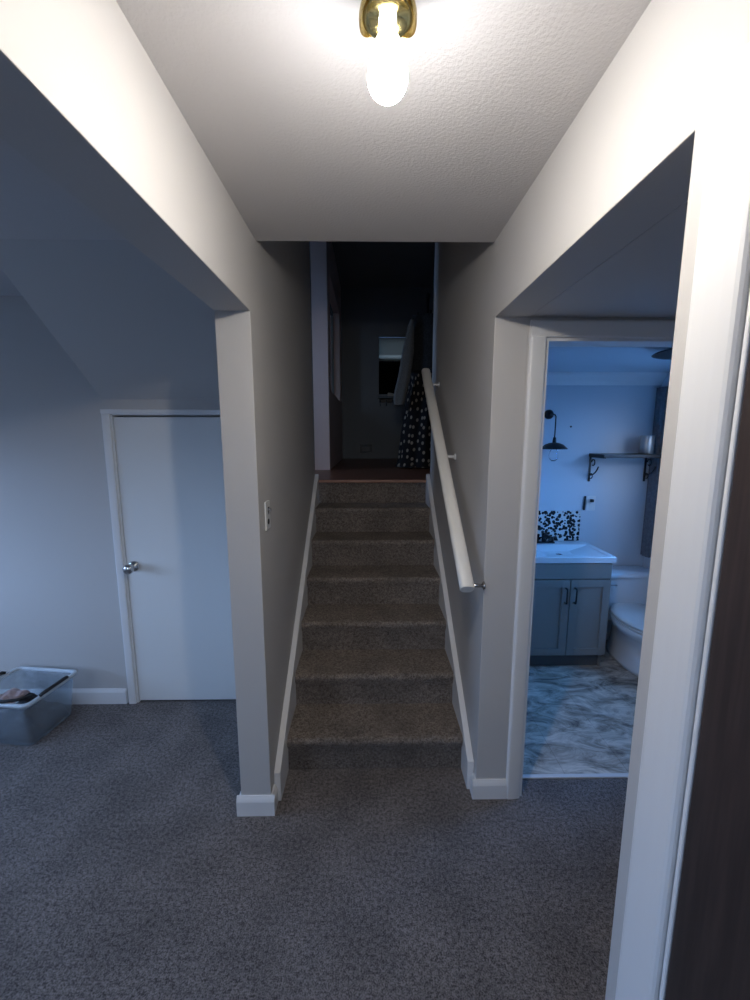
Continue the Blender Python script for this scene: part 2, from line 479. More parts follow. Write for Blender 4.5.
# closet door
dr = thing_struct('door_1'); dr['label'] = 'short pale flush closet door with round knob'
w = .044
b = nb()
prism(b, [(CX0 - a, YD - q) for a, q in casing_prof(w, .015)], 'z', 0, CZ)
prism(b, [(CX1 + a, YD - q) for a, q in casing_prof(w, .015)], 'z', 0, CZ)
prism(b, [(YD - q, CZ + a * .6) for a, q in casing_prof(w, .015)], 'x', CX0 - w, CX1 + w)
obj('door_casing', b, M['trim'], dr)
b = nb(); box(b, CX0, CX0 + .01, YD, 2.45, 0, CZ); box(b, CX1 - .01, CX1, YD, 2.45, 0, CZ); box(b, CX0, CX1, YD, 2.45, CZ - .005, CZ)
obj('door_jamb', b, M['trim'], dr)
b = nb(); box(b, CX0 + .012, CX1 - .012, YD + .004, YD + .042, .012, CZ - .016, .002)
dp = obj('door_panel', b, M['door'], dr)
b = nb()
lathe(b, [(.0, 0), (.031, 0), (.032, -.006), (.026, -.012), (.012, -.016), (.011, -.032), (.018, -.040), (.027, -.050), (.029, -.060), (.026, -.070), (.014, -.076), (0, -.077)],
      (-1.352, YD + .004, .855), 28, 'y', cap=False)
k = obj('door_knob', b, M['chrome'], dp, smooth=True); k['label'] = 'shiny round metal knob'

# ------------------------------------------------------------------ staircase
b = nb(); box(b, XLo, XRo, YT + .04, YT + .12, 0, LAND - .051)
struct(obj('wall_under_landing', b, M['wall']))
b = nb(); box(b, -1.6, XLo - .001, 2.452, 2.50, 0, HC)
struct(obj('wall_closet_back', b, M['wall']))
st = thing('staircase', 'straight flight of seven brown-grey carpeted stairs between two walls', 'stairs', (.026, YS, 0))
def off(o, root):   # keep world coordinates while parenting under a moved root
    o.matrix_parent_inverse = Matrix.Translation(-Vector(root.location)); return o
XS0, XS1 = XL + .027, XR - .027
nose = .022
for i in range(NR):
    z0, z1 = i * RISE, (i + 1) * RISE
    y0 = YS + i * RUN; y1 = y0 + RUN + .01 if i < NR - 1 else y0 + .03
    r = .020; oy = y0 - nose
    if i == NR - 1: z1 = LAND - .012; oy = y0 - .004; r = .006
    prof = [(y0 + .004, z0 - (.0 if i == 0 else .01)), (y0 - .001, z0 + .01), (y0 + .003, z1 - .07), (oy + .004, z1 - r * 2.0)]
    for k in range(8):
        a = math.radians(200 - 110 * k / 7)
        prof.append((oy + r + r * math.cos(a), z1 - r + r * math.sin(a)))
    prof += [(oy + .06, z1 - .001), (y1, z1 - .002), (y1, z0 - (.0 if i == 0 else .01))]
    bm = nb()
    nseg = 36; rings = []
    for s in range(nseg + 1):
        x = XS0 + (XS1 - XS0) * s / nseg
        dip = .0025 * math.sin(s * .9 + i * 2) + .002 * math.sin(s * 2.3 + i)
        ring = []
        for j, (y, z) in enumerate(prof):
            top = z > z1 - .05
            ring.append(bm.verts.new((x, y + (dip if top else 0), z + (dip * .6 if 5 < j < 14 else 0))))
        rings.append(ring)
    m = len(prof)
    for A, B in zip(rings, rings[1:]):
        for j in range(m): bm.faces.new((A[j], A[(j + 1) % m], B[(j + 1) % m], B[j]))
    bm.faces.new(rings[0][::-1]); bm.faces.new(rings[-1])
    o = obj('step', bm, M['lamplit_stair_carpet'], st, smooth=True); off(o, st)
    o.data.set_sharp_from_angle(angle=math.radians(60))
# skirt boards
def skirt(x0, x1, yst, zst, yfoot):
    bm = nb()
    yt, zt = YE + .02, LAND + .048
    prof = [(yfoot, 0), (yfoot, zst), (yst, zst + .004), (yt, zt), (yt, LAND - .24), (YS + .3, 0)]
    prism(bm, prof, 'x', x0, x1, bev=.003); return bm
o = off(obj('skirt_board', skirt(XL + .0006, XL + .029, 1.645, .140, 1.638), M['trim'], st), st)
o = off(obj('skirt_board', skirt(XR - .029, XR - .0006, 1.695, .140, 1.688), M['trim'], st), st)

# handrail
p0 = Vector((.396, 1.615, .985)); p1 = Vector((.396, 3.03, 2.045))
hr = thing('handrail', 'long white wooden handrail sloping up the right stair wall', 'handrail', tuple(p0))
d = (p1 - p0).normalized(); up = Vector((1, 0, 0)).cross(d).normalized()
prof = []
for k in range(28):
    a = 2 * math.pi * k / 28; cx, sz = math.cos(a), math.sin(a)
    prof.append((.030 * math.copysign(abs(cx) ** .75, cx), .021 * math.copysign(abs(sz) ** .8, sz) * (1 if sz > 0 else 1.3)))
bm = nb(); rings = []
Lr = (p1 - p0).length
for s, sc in ((0, .9), (.004, 1), (Lr - .012, 1), (Lr - .004, .93), (Lr, .75)):
    c = p0 + d * s
    rings.append([bm.verts.new(c + Vector((1, 0, 0)) * a * sc + up * q * sc) for a, q in prof])
for A, B in zip(rings, rings[1:]):
    for i in range(28): bm.faces.new((A[i], A[(i + 1) % 28], B[(i + 1) % 28], B[i]))
bm.faces.new(rings[0][::-1]); bm.faces.new(rings[-1])
o = off(obj('rail', bm, M['rail'], hr, smooth=True), hr); o.data.set_sharp_from_angle(angle=math.radians(50))
for s in (.03, .85, 1.6):
    c = p0 + d * s; bm = nb()
    lathe(bm, [(0, 0), (.017, 0), (.017, -.005), (.009, -.008), (0, -.008)], (XR - .0005, c.y, c.z - .012), 20, 'x', cap=False)
    tube(bm, [(XR - .004, c.y, c.z - .012), (.44, c.y, c.z - .012), (.415, c.y, c.z - .008)], .008)
    o = off(obj('bracket', bm, M['trim'] if s > .5 else M['chrome'], hr, smooth=True), hr)

# light switch on left wall
sw = thing('light_switch', 'white switch plate with two openings on the left stair wall', 'light switch', (XL, 1.70, 1.275))
b = nb(); box(b, 0, .006, -.036, .036, -.058, .058, .0025, 3); obj('cover_plate', b, M['plate'], sw)
b = nb(); box(b, .004, .009, -.012, .012, .006, .034, .001); box(b, .008, .018, -.005, .005, .016, .030, .002); t_ = obj('switch_toggle', b, M['chrome'], sw)
b = nb(); lathe(b, [(0, 0), (.0115, 0), (.0115, .0085), (.009, .009), (0, .009)], (0, -.002, -.026), 18, 'x', cap=False); o = obj('socket_hole', b, M['black'], sw); o['label'] = 'dark round hole in the plate'

# ------------------------------------------------------------------ ceiling lamp
lp = thing('ceiling_lamp', 'brass ceiling lamp holder with a glowing bare bulb', 'ceiling lamp', (.031, .765, HC))
b = nb()
lathe(b, [(0, 0), (.054, 0), (.054, -.008), (.044, -.020), (.030, -.026), (.028, -.040), (.032, -.050), (.038, -.060), (.040, -.070), (.037, -.072), (.032, -.060), (0, -.058)], (0, 0, 0), 48, cap=False)
obj('lamp_holder', b, M['brass'], lp, smooth=True)
b = nb()
pr = [(0, -.184)]
for k in range(1, 13):
    a = math.radians(-90 + 76 * k / 12); pr.append((.032 * math.cos(a), -.152 + .032 * math.sin(a)))
lathe(b, pr + [(.0, pr[-1][1] + .002)], (0, 0, 0), 32, cap=False)
LAMP = emissive('glowing_bulb', (1.0, .935, .85), 630)
obj('light_bulb', b, LAMP, lp, smooth=True)
b = nb()
lathe(b, [(0, pr[-1][1] + .003), (pr[-1][0] + .0005, pr[-1][1] + .001), (.0325, -.152), (.0305, -.138), (.026, -.122), (.020, -.104), (.014, -.092), (.013, -.066), (0, -.064)], (0, 0, 0), 32, cap=False)
obj('bulb_neck', b, emissive('glowing_bulb_neck', (.97, .98, 1.0), 75), lp, smooth=True)
# lobed brass shade cups on both sides of the bulb
for s in (-1, 1):
    bm = nb(); n = 14; m_ = 10; g = []
    for i in range(n + 1):
        a = math.radians(-62 + 124 * i / n)
        row = []
        for j in range(m_ + 1):
            q = j / m_
            rr = .028 + .018 * math.sin(q * math.pi * .62); z = -.036 - .046 * q
            zz = z + .020 * (abs(a) / math.radians(62)) ** 2 * q
            row.append(bm.verts.new((s * rr * math.cos(a), rr * math.sin(a), zz)))
        g.append(row)
    for i in range(n):
        for j in range(m_): bm.faces.new((g[i][j], g[i + 1][j], g[i + 1][j + 1], g[i][j + 1]))
    bmesh.ops.solidify(bm, geom=bm.faces[:], thickness=.0022)
    obj('shade_lobe', bm, M['brass'], lp, smooth=True)

# ------------------------------------------------------------------ storage bin
BR = math.radians(-7)
bn = thing('storage_bin', 'clear plastic storage bin with black handles on the carpet beside the closet door', 'bin', (-1.892, 2.132, 0.001), BR)
LX, LY, H_ = .39, .335, .258
def rrect(w, h, r, z, n=5):
    out = []
    for cx, cy, a0 in ((w / 2 - r, h / 2 - r, 0), (-w / 2 + r, h / 2 - r, 90), (-w / 2 + r, -h / 2 + r, 180), (w / 2 - r, -h / 2 + r, 270)):
        for k in range(n + 1):
            a = math.radians(a0 + 90 * k / n); out.append((cx + r * math.cos(a), cy + r * math.sin(a), z))
    return out
def shell(rows, capfirst=True, caplast=False):
    bm = nb(); R_ = [[bm.verts.new(p) for p in row] for row in rows]; n = len(R_[0])
    for A, B in zip(R_, R_[1:]):
        for i in range(n): bm.faces.new((A[i], A[(i + 1) % n], B[(i + 1) % n], B[i]))
    if capfirst: bm.faces.new(R_[0][::-1])
    if caplast: bm.faces.new(R_[-1])
    return bm
rows = [rrect(LX - .08, LY - .08, .03, 0), rrect(LX - .065, LY - .065, .034, .006), rrect(LX - .03, LY - .03, .03, H_ - .035), rrect(LX - .028, LY - .028, .03, H_ - .012)]
inner = [rrect(LX - .034, LY - .034, .028, H_ - .012), rrect(LX - .036, LY - .036, .028, H_ - .035), rrect(LX - .071, LY - .071, .031, .010), rrect(LX - .086, LY - .086, .027, .005)]
bm = shell(rows + inner, True, True); obj('tub', bm, M['clear'], bn, smooth=True)
rows = [rrect(LX - .028, LY - .028, .03, H_ - .014), rrect(LX, LY, .034, H_ - .020), rrect(LX + .004, LY + .004, .034, H_ - .004), rrect(LX - .004, LY - .004, .034, H_), rrect(LX - .028, LY - .028, .03, H_), rrect(LX - .034, LY - .034, .03, H_ - .006), rrect(LX - .034, LY - .034, .028, H_ - .014)]
bm = shell(rows, False, False); RIM = textured('frosted_plastic', (.60, .66, .70), rough=.3, scale=30, bump=.03, Alpha=.85)
obj('rim', bm, RIM, bn, smooth=True)
for s in (1, -1):
    bm = nb()
    tube(bm, [(s * (LX / 2 - .004), -.085, H_ + .002), (s * (LX / 2 + .004), -.075, H_ + .010), (s * (LX / 2 + .004), .075, H_ + .010), (s * (LX / 2 - .004), .085, H_ + .002)], .0095, 8)
    obj('handle', bm, M['rubber'], bn, smooth=True)
# contents
def cloth_lump(name, mat, label, cx, cy, z0, w, l, h, seed, cat='cloth'):
    rnd = random.Random(seed); bm = nb(); n = 26; g = []
    ph = [rnd.uniform(0, 6) for _ in range(6)]
    for i in range(n + 1):
        row = []
        for j in range(n + 1):
            u, v = i / n * 2 - 1, j / n * 2 - 1
            e = (1 - abs(u) ** 4) * (1 - abs(v) ** 4)
            z = z0 + h * e ** .5 * (.72 + .16 * math.sin(5 * u + ph[0] + 2 * v) + .12 * math.sin(7 * v + ph[1] - 3 * u))
            row.append(bm.verts.new((cx + u * w / 2, cy + v * l / 2, z)))
        g.append(row)
    for i in range(n):
        for j in range(n): bm.faces.new((g[i][j], g[i + 1][j], g[i + 1][j + 1], g[i][j + 1]))
    low = [[bm.verts.new((cx + (i / n * 2 - 1) * w / 2 * .9, cy + (j / n * 2 - 1) * l / 2 * .9, z0 - .002)) for j in (0, n)] for i in (0, n)]
    bm.faces.new((low[0][0], low[1][0], low[1][1], low[0][1]))
    edge = [g[i][0] for i in range(n + 1)]
    bm.faces.new(edge + [low[1][0], low[0][0]])
    bm.faces.new([g[i][n] for i in range(n + 1)][::-1] + [low[0][1], low[1][1]])
    bm.faces.new([g[0][j] for j in range(n + 1)][::-1] + [low[0][0], low[0][1]])
    bm.faces.new([g[n][j] for j in range(n + 1)] + [low[1][1], low[1][0]])
    o = obj(name, bm, mat, smooth=True); o.location = (-1.892, 2.132, .001); o.rotation_euler = (0, 0, BR)
    return tag(o, label, cat)
cloth_lump('folded_cloth', M['darkcloth'], 'crumpled dark cloth filling the bottom of the clear bin', .0, 0, .009, .29, .235, .165, 3)
cloth_lump('pink_cloth', M['pinkcloth'], 'pale pinkish cloth lying at the left inside the clear bin', -.08, -.015, .172, .12, .15, .045, 8)
bm = nb()
tube(bm, [(-.150, -.10, .264), (-.06, -.158, .2675), (.06, -.158, .2675), (.11, -.13, .262), (.150, -.085, .262)], .0085, 8)
o = obj('black_strap', bm, M['rubber'], smooth=True); o.location = (-1.892, 2.132, .001); o.rotation_euler = (0, 0, BR)
tag(o, 'black bent strap lying along the near rim of the clear bin', 'strap')

# ------------------------------------------------------------------ vanity
VX0, VX1, VY0, VY1, VZ = 1.065, 1.612, 2.672, 3.066, .764
va = thing('vanity_cabinet', 'grey two-door vanity cabinet under the white sink', 'cabinet', ((VX0 + VX1) / 2, (VY0 + VY1) / 2, .004))
def vp(name, bm, mat, parent, smooth=False): return off(obj(name, bm, mat, parent, smooth), va)
b = nb(); box(b, VX0, VX1, VY0, VY1, .105, VZ - .001, .002); box(b, VX0 + .0, VX0 + .018, VY0 + .03, VY1, .005, .107); box(b, VX1 - .018, VX1, VY0 + .03, VY1, .005, .107)
vp('body', b, M['vanity'], va)
b = nb(); box(b, VX0 + .018, VX1 - .018, VY0 + .04, VY0 + .055, .005, .107); vp('toe_kick', b, M['toekick'], va)
b = nb(); box(b, VX0 + .004, VX1 - .004, VY0 - .016, VY0, .655, VZ - .004, .002); vp('false_drawer_front', b, M['vanity'], va)
cxm = (VX0 + VX1) / 2
for s in (-1, 1):
    a0, a1 = (VX0 + .004, cxm - .003) if s < 0 else (cxm + .003, VX1 - .004)
    z0, z1 = .112, .647
    b = nb(); yy = VY0 - .018
    box(b, a0 + .045, a1 - .045, yy + .008, VY0, z0 + .045, z1 - .045)
    box(b, a0, a0 + .05, yy, VY0, z0, z1, .0015); box(b, a1 - .05, a1, yy, VY0, z0, z1, .0015)
    box(b, a0 + .05, a1 - .05, yy, VY0, z0, z0 + .05, .0015); box(b, a0 + .05, a1 - .05, yy, VY0, z1 - .05, z1, .0015)
    door = vp('door', b, M['vanity'], va)
    hx = a1 - .028 if s < 0 else a0 + .028
    b = nb(); tube(b, [(hx, yy, .592), (hx, yy - .024, .592), (hx, yy - .027, .585), (hx, yy - .027, .500), (hx, yy - .024, .493), (hx, yy, .493)], .0055, 8)
    hdl = obj('handle', b, M['black'], None, smooth=True); hdl.parent = door; hdl['label'] = 'black bar handle'
# sink top with basin
sk = thing('sink', 'white rectangular ceramic sink top with wide basin on the vanity', 'sink', (cxm, (VY0 + VY1) / 2, VZ))
SX0, SX1, SY0, SY1 = VX0 - .018, VX1 + .018, VY0 - .022, YB - .003
b = nb()
bx0, bx1, by0, by1 = SX0 + .035, SX1 - .035, SY0 + .030, SY1 - .10
zt = .806
outer = [(SX0, SY0), (SX1, SY0), (SX1, SY1), (SX0, SY1)]
def ring(bm, pts, z): return [bm.verts.new((p[0], p[1], z)) for p in pts]
def inset(x0, x1, y0, y1, d): return [(x0 + d, y0 + d), (x1 - d, y0 + d), (x1 - d, y1 - d), (x0 + d, y1 - d)]
R_ = [ring(b, inset(SX0, SX1, SY0, SY1, .012), VZ), ring(b, outer, VZ + .002), ring(b, outer, zt - .004), ring(b, inset(SX0, SX1, SY0, SY1, .004), zt),
      ring(b, inset(bx0, bx1, by0, by1, 0), zt), ring(b, inset(bx0, bx1, by0, by1, .010), zt - .006)]
mid = [(bx0 + .16, by0 + .10), (bx1 - .16, by0 + .10), (bx1 - .16, by1 - .05), (bx0 + .16, by1 - .05)]
R_.append(ring(b, mid, VZ + .004))
for A, B in zip(R_, R_[1:]):
    for i in range(4): b.faces.new((A[i], A[(i + 1) % 4], B[(i + 1) % 4], B[i]))
b.faces.new(R_[0][::-1]); b.faces.new(R_[-1])
off(obj('basin', b, M['ceramic'], sk), sk)
b = nb(); lathe(b, [(0, 0), (.02, 0), (.022, .002), (.012, .003), (0, .001)], (cxm, (by0 + by1) / 2 + .02, VZ + .0045), 20, cap=False)
off(obj('drain', b, M['chrome'], sk, smooth=True), sk)
fc = thing('faucet', 'low black faucet at the back of the white sink', 'faucet', (1.30, SY1 - .05, zt))
b = nb(); fx, fy = 1.30, SY1 - .05
box(b, fx - .075, fx + .075, fy - .022, fy + .022, zt, zt + .012, .004, 3)
lathe(b, [(0.017, 0), (.016, .06), (.012, .066), (0, .066)], (fx, fy, zt + .01), 20)
tube(b, [(fx, fy, zt + .05), (fx, fy - .04, zt + .066), (fx, fy - .09, zt + .060), (fx, fy - .105, zt + .045)], .011, 12)
off(obj('spout', b, M['black'], fc, smooth=True), fc)
for s in (-1, 1):
    b = nb(); lathe(b, [(.016, 0), (.013, .03), (.010, .036), (0, .036)], (fx + s * .058, fy, zt + .011), 16)
    tube(b, [(fx + s * .058, fy, zt + .042), (fx + s * .092, fy, zt + .048)], .005, 8)
    off(obj('tap_handle', b, M['black'], fc, smooth=True), fc)
b = nb(); box(b, 1.03, 1.585, YB - .010, YB - .0005, zt + .004, 1.040, .002)
tag(obj('backsplash', b, M['pebble']), 'black and white pebble mosaic backsplash behind the sink', 'backsplash')

# wall outlet beside the backsplash
ou = thing('wall_outlet', 'white wall outlet beside the pebble backsplash', 'outlet', (1.655, YB, 1.095))
b = nb(); box(b, -.034, .034, -.007, 0, -.056, .056, .0025, 3); obj('cover_plate', b, M['plate'], ou)
for z in (-.022, .022):
    b = nb(); box(b, -.013, .013, -.0095, -.006, z - .012, z + .012, .002); obj('socket', b, M['plate'], ou)
pl = nb(); box(pl, -.010, .010, -.034, -.0095, .012, .034, .003)
pg = obj('plug', pl, M['rubber']); pg.location = (1.655, YB, 1.095); tag(pg, 'small black plug in the upper socket beside the backsplash', 'plug')
b = nb(); tube(b, [(1.606, YB - .008, 1.045), (1.607, YB - .009, 1.10), (1.609, YB - .008, 1.150)], .006, 8)
tag(obj('wall_hook', b, M['black'], smooth=True), 'thin black upright bar on the wall above the backsplash corner', 'hook')

# ------------------------------------------------------------------ sconce
sc = thing('wall_sconce', 'black wall sconce with dish shade and clear bulb above the sink', 'wall lamp', (1.30, YB, 1.775))
b = nb(); lathe(b, [(0, 0), (.034, 0), (.034, -.010), (.026, -.022), (.014, -.028), (0, -.028)], (0, 0, -.028), 28, 'y', cap=False)
obj('wall_plate', b, M['black'], sc, smooth=True)
b = nb(); tube(b, [(0, -.02, -.028), (.0, -.06, -.028), (.0, -.105, -.034), (.004, -.115, -.048), (.004, -.115, -.21)], .0045, 8)
lathe(b, [(.010, 0), (.014, .02), (.010, .05), (.006, .055)], (.004, -.115, -.245), 16)
obj('arm', b, M['black'], sc, smooth=True)
b = nb(); lathe(b, [(.010, .018), (.03, .016), (.060, .004), (.088, -.022), (.091, -.028), (.088, -.028), (.058, -.002), (.03, .010), (.012, .012)], (.004, -.115, -.245), 36, cap=False)
obj('lamp_shade', b, M['black'], sc, smooth=True)
b = nb(); lathe(b, [(.012, .010), (.014, -.02), (.026, -.045), (.033, -.075), (.026, -.10), (.012, -.112), (0, -.114)], (.004, -.115, -.245), 24, cap=False)
obj('light_bulb', b, M['glass'], sc, smooth=True)
b = nb(); lathe(b, [(0, 0), (.007, 0), (.006, -.006), (0, -.007)], (1.468, YB, 1.66), 12, 'y', cap=False)
tag(obj('wall_screw', b, M['black']), 'tiny dark screw in the wall right of the sconce', 'screw')

# ------------------------------------------------------------------ bathroom shelf
SHX0, SHX1, SHZ = 1.615, 2.090, 1.467
sh = thing('wall_shelf', 'black board shelf on scrolled brackets above the toilet', 'shelf', ((SHX0 + SHX1) / 2, YB, SHZ))
b = nb(); box(b, SHX0, SHX1, YB - .205, YB - .002, SHZ - .022, SHZ, .002); off(obj('board', b, M['shelfwood'], sh), sh)
for x in (SHX0 + .014, SHX1 - .05):
    b = nb(); z = SHZ - .022
    box(b, x - .007, x + .007, YB - .007, YB - .001, z - .185, z, .001)
    box(b, x - .009, x + .009, YB - .19, YB - .001, z - .006, z, .001)
    tube(b, [(x, YB - .006, z - .135)] + arc((x, YB - .006, z - .012), .125, -80, -190, 12, 'yz')[:9], .005, 8)
    tube(b, arc((x, YB - .045, z - .042), .022, 0, 300, 14, 'yz'), .004, 8)
    tube(b, arc((x, YB - .028, z - .142), .018, -20, 280, 14, 'yz'), .004, 8)
    off(obj('bracket', b, M['black'], sh, smooth=True), sh)
b = nb(); lathe(b, [(0, 0), (.043, 0), (.045, .004), (.045, .124), (.042, .128), (.038, .128), (.038, .10), (0, .10)], (0, 0, 0), 32, cap=False)
o = obj('metal_canister', b, textured('brushed_metal', (.50, .47, .44), rough=.42, metal=.9, scale=90, bump=.05), smooth=True); o.location = (1.965, YB - .11, SHZ + .001)
tag(o, 'plain metal canister standing on the black bathroom shelf', 'canister')

# ------------------------------------------------------------------ bathroom ceiling lamp shade (only its dark rim shows)
cs = thing('pendant_lamp', 'dark cone lampshade under the bathroom ceiling, half hidden by the doorframe', 'ceiling lamp', (1.60, 2.06, HB))
b = nb(); lathe(b, [(.05, 0), (.05, -.012), (.012, -.018), (.010, -.040)], (0, 0, 0), 24); obj('ceiling_mount', b, M['black'], cs, smooth=True)
b = nb(); lathe(b, [(.02, -.006), (.10, -.016), (.21, -.040), (.215, -.044), (.20, -.044), (.10, -.040), (.02, -.038)], (0, 0, 0), 48, cap=False); obj('lamp_shade', b, M['black'], cs, smooth=True)

# ------------------------------------------------------------------ toilet
TX = 1.862
to = thing('toilet', 'white toilet with closed lid beside the grey vanity', 'toilet', (TX, 2.70, .004)); to.scale = (1, 1, .915)
def ell(cx, cy, rx, ry, z, n=36, front=1.0):
    out = []
    for i in range(n):
        a = 2 * math.pi * i / n
        y = math.sin(a); k = front if y < 0 else 1
        out.append((cx + rx * math.cos(a), cy + ry * y * k, z))
    return out
tk = nb()
T0, T1 = 2.878, 3.072
for rows in ([rrect(.36, .17, .04, .38), rrect(.385, .19, .045, .44), rrect(.40, .195, .045, .636)],):
    R_ = [[tk.verts.new((p[0] + TX, p[1] + (T0 + T1) / 2, p[2])) for p in row] for row in rows]
    for A, B in zip(R_, R_[1:]):
        n = len(A)
        for i in range(n): tk.faces.new((A[i], A[(i + 1) % n], B[(i + 1) % n], B[i]))
    tk.faces.new(R_[0][::-1]); tk.faces.new(R_[-1])
off(obj('tank', tk, M['ceramic'], to, smooth=True), to).data.set_sharp_from_angle(angle=math.radians(50))
tk = nb(); rows = [rrect(.40, .195, .045, .637), rrect(.43, .215, .05, .641), rrect(.43, .215, .05, .662), rrect(.41, .195, .045, .674)]
R_ = [[tk.verts.new((p[0] + TX, p[1] + (T0 + T1) / 2 - .006, p[2])) for p in row] for row in rows]
for A, B in zip(R_, R_[1:]):
    n = len(A)
    for i in range(n): tk.faces.new((A[i], A[(i + 1) % n], B[(i + 1) % n], B[i]))
tk.faces.new(R_[0][::-1]); tk.faces.new(R_[-1])
off(obj('tank_lid', tk, M['ceramic'], to, smooth=True), to).data.set_sharp_from_angle(angle=math.radians(50))
BYc = 2.64
rows = [ell(TX, 2.76, .105, .25, .005), ell(TX, 2.76, .102, .24, .03), ell(TX, 2.80, .080, .19, .10), ell(TX, 2.80, .082, .18, .18), ell(TX, 2.72, .125, .22, .275, front=1.02),
        ell(TX, BYc, .182, .262, .345, front=1.0), ell(TX, BYc, .186, .270, .375), ell(TX, BYc, .180, .264, .382)]
bm = shell(rows, True, True); bmesh.ops.translate(bm, vec=(0, 0, 0), verts=bm.verts)
off(obj('bowl', bm, M['ceramic'], to, smooth=True), to)
rows = [ell(TX, BYc, .182, .266, .386), ell(TX, BYc, .190, .274, .389), ell(TX, BYc, .190, .274, .400), ell(TX, BYc, .184, .268, .403)]
off(obj('seat', shell(rows, True, True), M['plate'], to, smooth=True), to)
rows = [ell(TX, BYc, .184, .268, .408), ell(TX, BYc, .190, .274, .411), ell(TX, BYc, .188, .272, .424), ell(TX, BYc, .15, .235, .432), ell(TX, BYc, .05, .08, .434)]
off(obj('lid', shell(rows, True, True), M['plate'], to, smooth=True), to)
b = nb(); box(b, TX - .17, TX + .17, BYc + .19, T0 + .01, .30, .384, .02, 3); off(obj('tank_shelf', b, M['ceramic'], to), to)
b = nb(); box(b, TX - .155, TX - .125, T0 - .016, T0 - .002, .575, .592, .003); box(b, TX - .150, TX - .085, T0 - .026, T0 - .016, .578, .589, .003)
off(obj('flush_lever', b, M['chrome'], to), to)
b = nb(); lathe(b, [(.018, 0), (.018, .03), (.012, .032), (.012, .06)], (1.640, YB - .06, .15), 16)
tube(b, [(1.640, YB - .002, .16), (1.640, YB - .06, .16)], .007, 8)
tube(b, [(1.640, YB - .06, .20), (1.636, YB - .07, .25), (1.645, YB - .075, .29), (1.652, YB - .075, .33)], .006, 8)
tag(obj('supply_valve', b, M['chrome'], smooth=True), 'metal water supply valve and hose behind the toilet', 'valve')

# narrow curtain in the back right corner
b = nb(); pts = []
for i in range(41):
    q = i / 40; pts.append((2.066 + .006 * math.sin(q * 16), 2.985 + .085 * q))
pts2 = [(x + .02, y) for x, y in pts][::-1]
prism(b, pts + pts2, 'z', .70, 1.935)
o = obj('shower_curtain', b, textured('slate_curtain_cloth', (.13, .14, .16), (.19, .20, .22), rough=.8, scale=50, bump=.2), smooth=False)
tag(o, 'narrow dark grey curtain hanging in the corner right of the bathroom shelf', 'curtain')
# ------------------------------------------------------------------ upstairs
b = nb(); box(b, -2.0, 2.2, YT + .005, 6.4, LAND - .05, LAND - .0002)
struct(obj('floor_landing', b, M['wood']), 'reddish wooden floor at the top of the stairs')
b = nb(); box(b, XL, XR, YT - .028, YT + .006, LAND - .020, LAND + .002, .006, 3)
struct(obj('trim_2', b, textured('worn_wood_nosing', (.30, .14, .085), (.42, .23, .16), rough=.45, scale=14, stretch=(1, 6, 6), bump=.1)), 'pale worn wooden nosing of the landing')
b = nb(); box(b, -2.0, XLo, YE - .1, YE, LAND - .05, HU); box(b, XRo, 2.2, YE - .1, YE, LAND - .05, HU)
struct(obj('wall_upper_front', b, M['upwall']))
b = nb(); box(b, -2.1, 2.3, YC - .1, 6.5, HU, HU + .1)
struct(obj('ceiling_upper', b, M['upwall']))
LW0, LW1, LZ0, LZ1 = 3.32, 3.72, 2.05, 3.30
b = nb(); box(b, -2.1, -2.0, YE - .1, LW0, LAND, HU); box(b, -2.1, -2.0, LW1, 6.4, LAND, HU)
box(b, -2.1, -2.0, LW0, LW1, LAND, LZ0); box(b, -2.1, -2.0, LW0, LW1, LZ1, HU); struct(obj('wall_upper_left', b, M['upwall']))
window(6, 'x', -2.05, LW0, LW1, LZ0, LZ1, 1)  # unseen window added to brighten the dark upper landing
portal('window_daylight', (-2.09, (LW0 + LW1) / 2, (LZ0 + LZ1) / 2), (0, math.radians(-90), 0), LZ1 - LZ0, LW1 - LW0)
b = nb(); box(b, 2.2, 2.3, YE - .1, 6.4, LAND, HU); struct(obj('wall_upper_right', b, M['upwall']))
# back wall with window opening
UX0, UX1, UZ0, UZ1 = .135, .62, 2.165, 2.985; YU = 6.30
b = nb()
box(b, -2.0, UX0, YU, YU + .1, LAND, HU); box(b, UX1, 2.2, YU, YU + .1, LAND, HU)
box(b, UX0, UX1, YU, YU + .1, LAND, UZ0); box(b, UX0, UX1, YU, YU + .1, UZ1, HU)
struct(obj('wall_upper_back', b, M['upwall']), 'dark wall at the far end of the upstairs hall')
wu = thing_struct('window_3'); wu['label'] = 'small upstairs window with light grey blind over a black pane'
b = nb(); f_ = .022
box(b, UX0, UX0 + f_ * .5, YU - .006, YU + .05, UZ0, UZ1); box(b, UX1 - f_, UX1, YU - .006, YU + .05, UZ0, UZ1)
box(b, UX0, UX1, YU - .006, YU + .05, UZ0, UZ0 + f_); obj('window_frame', b, M['upwall'], wu)
b = nb(); box(b, UX0 + .01, UX1 - .01, YU + .02, YU + .03, UZ0 + .02, 2.70)
obj('window_pane', b, textured('black_pane', (.003, .003, .003), rough=.9, scale=3, bump=.02, Specular_IOR_Level=.05), wu)
BL1 = translucent('grey_blind_cloth', (.19, .155, .12), .3); BL2 = translucent('pale_blind_rail', (.33, .27, .21), .3)
portal('window_daylight', ((UX0 + UX1) / 2, YU + .09, (2.655 + UZ1) / 2), (math.radians(-90), 0, 0), UX1 - UX0, UZ1 - 2.655)
b = nb(); box(b, UX0 + .008, UX1 - .008, YU + .008, YU + .012, 2.74, UZ1 - .003); obj('blind', b, BL1, wu)
b = nb(); box(b, UX0 + .008, UX1 - .008, YU + .000, YU + .014, 2.655, 2.742, .004); obj('blind_rail', b, BL2, wu)
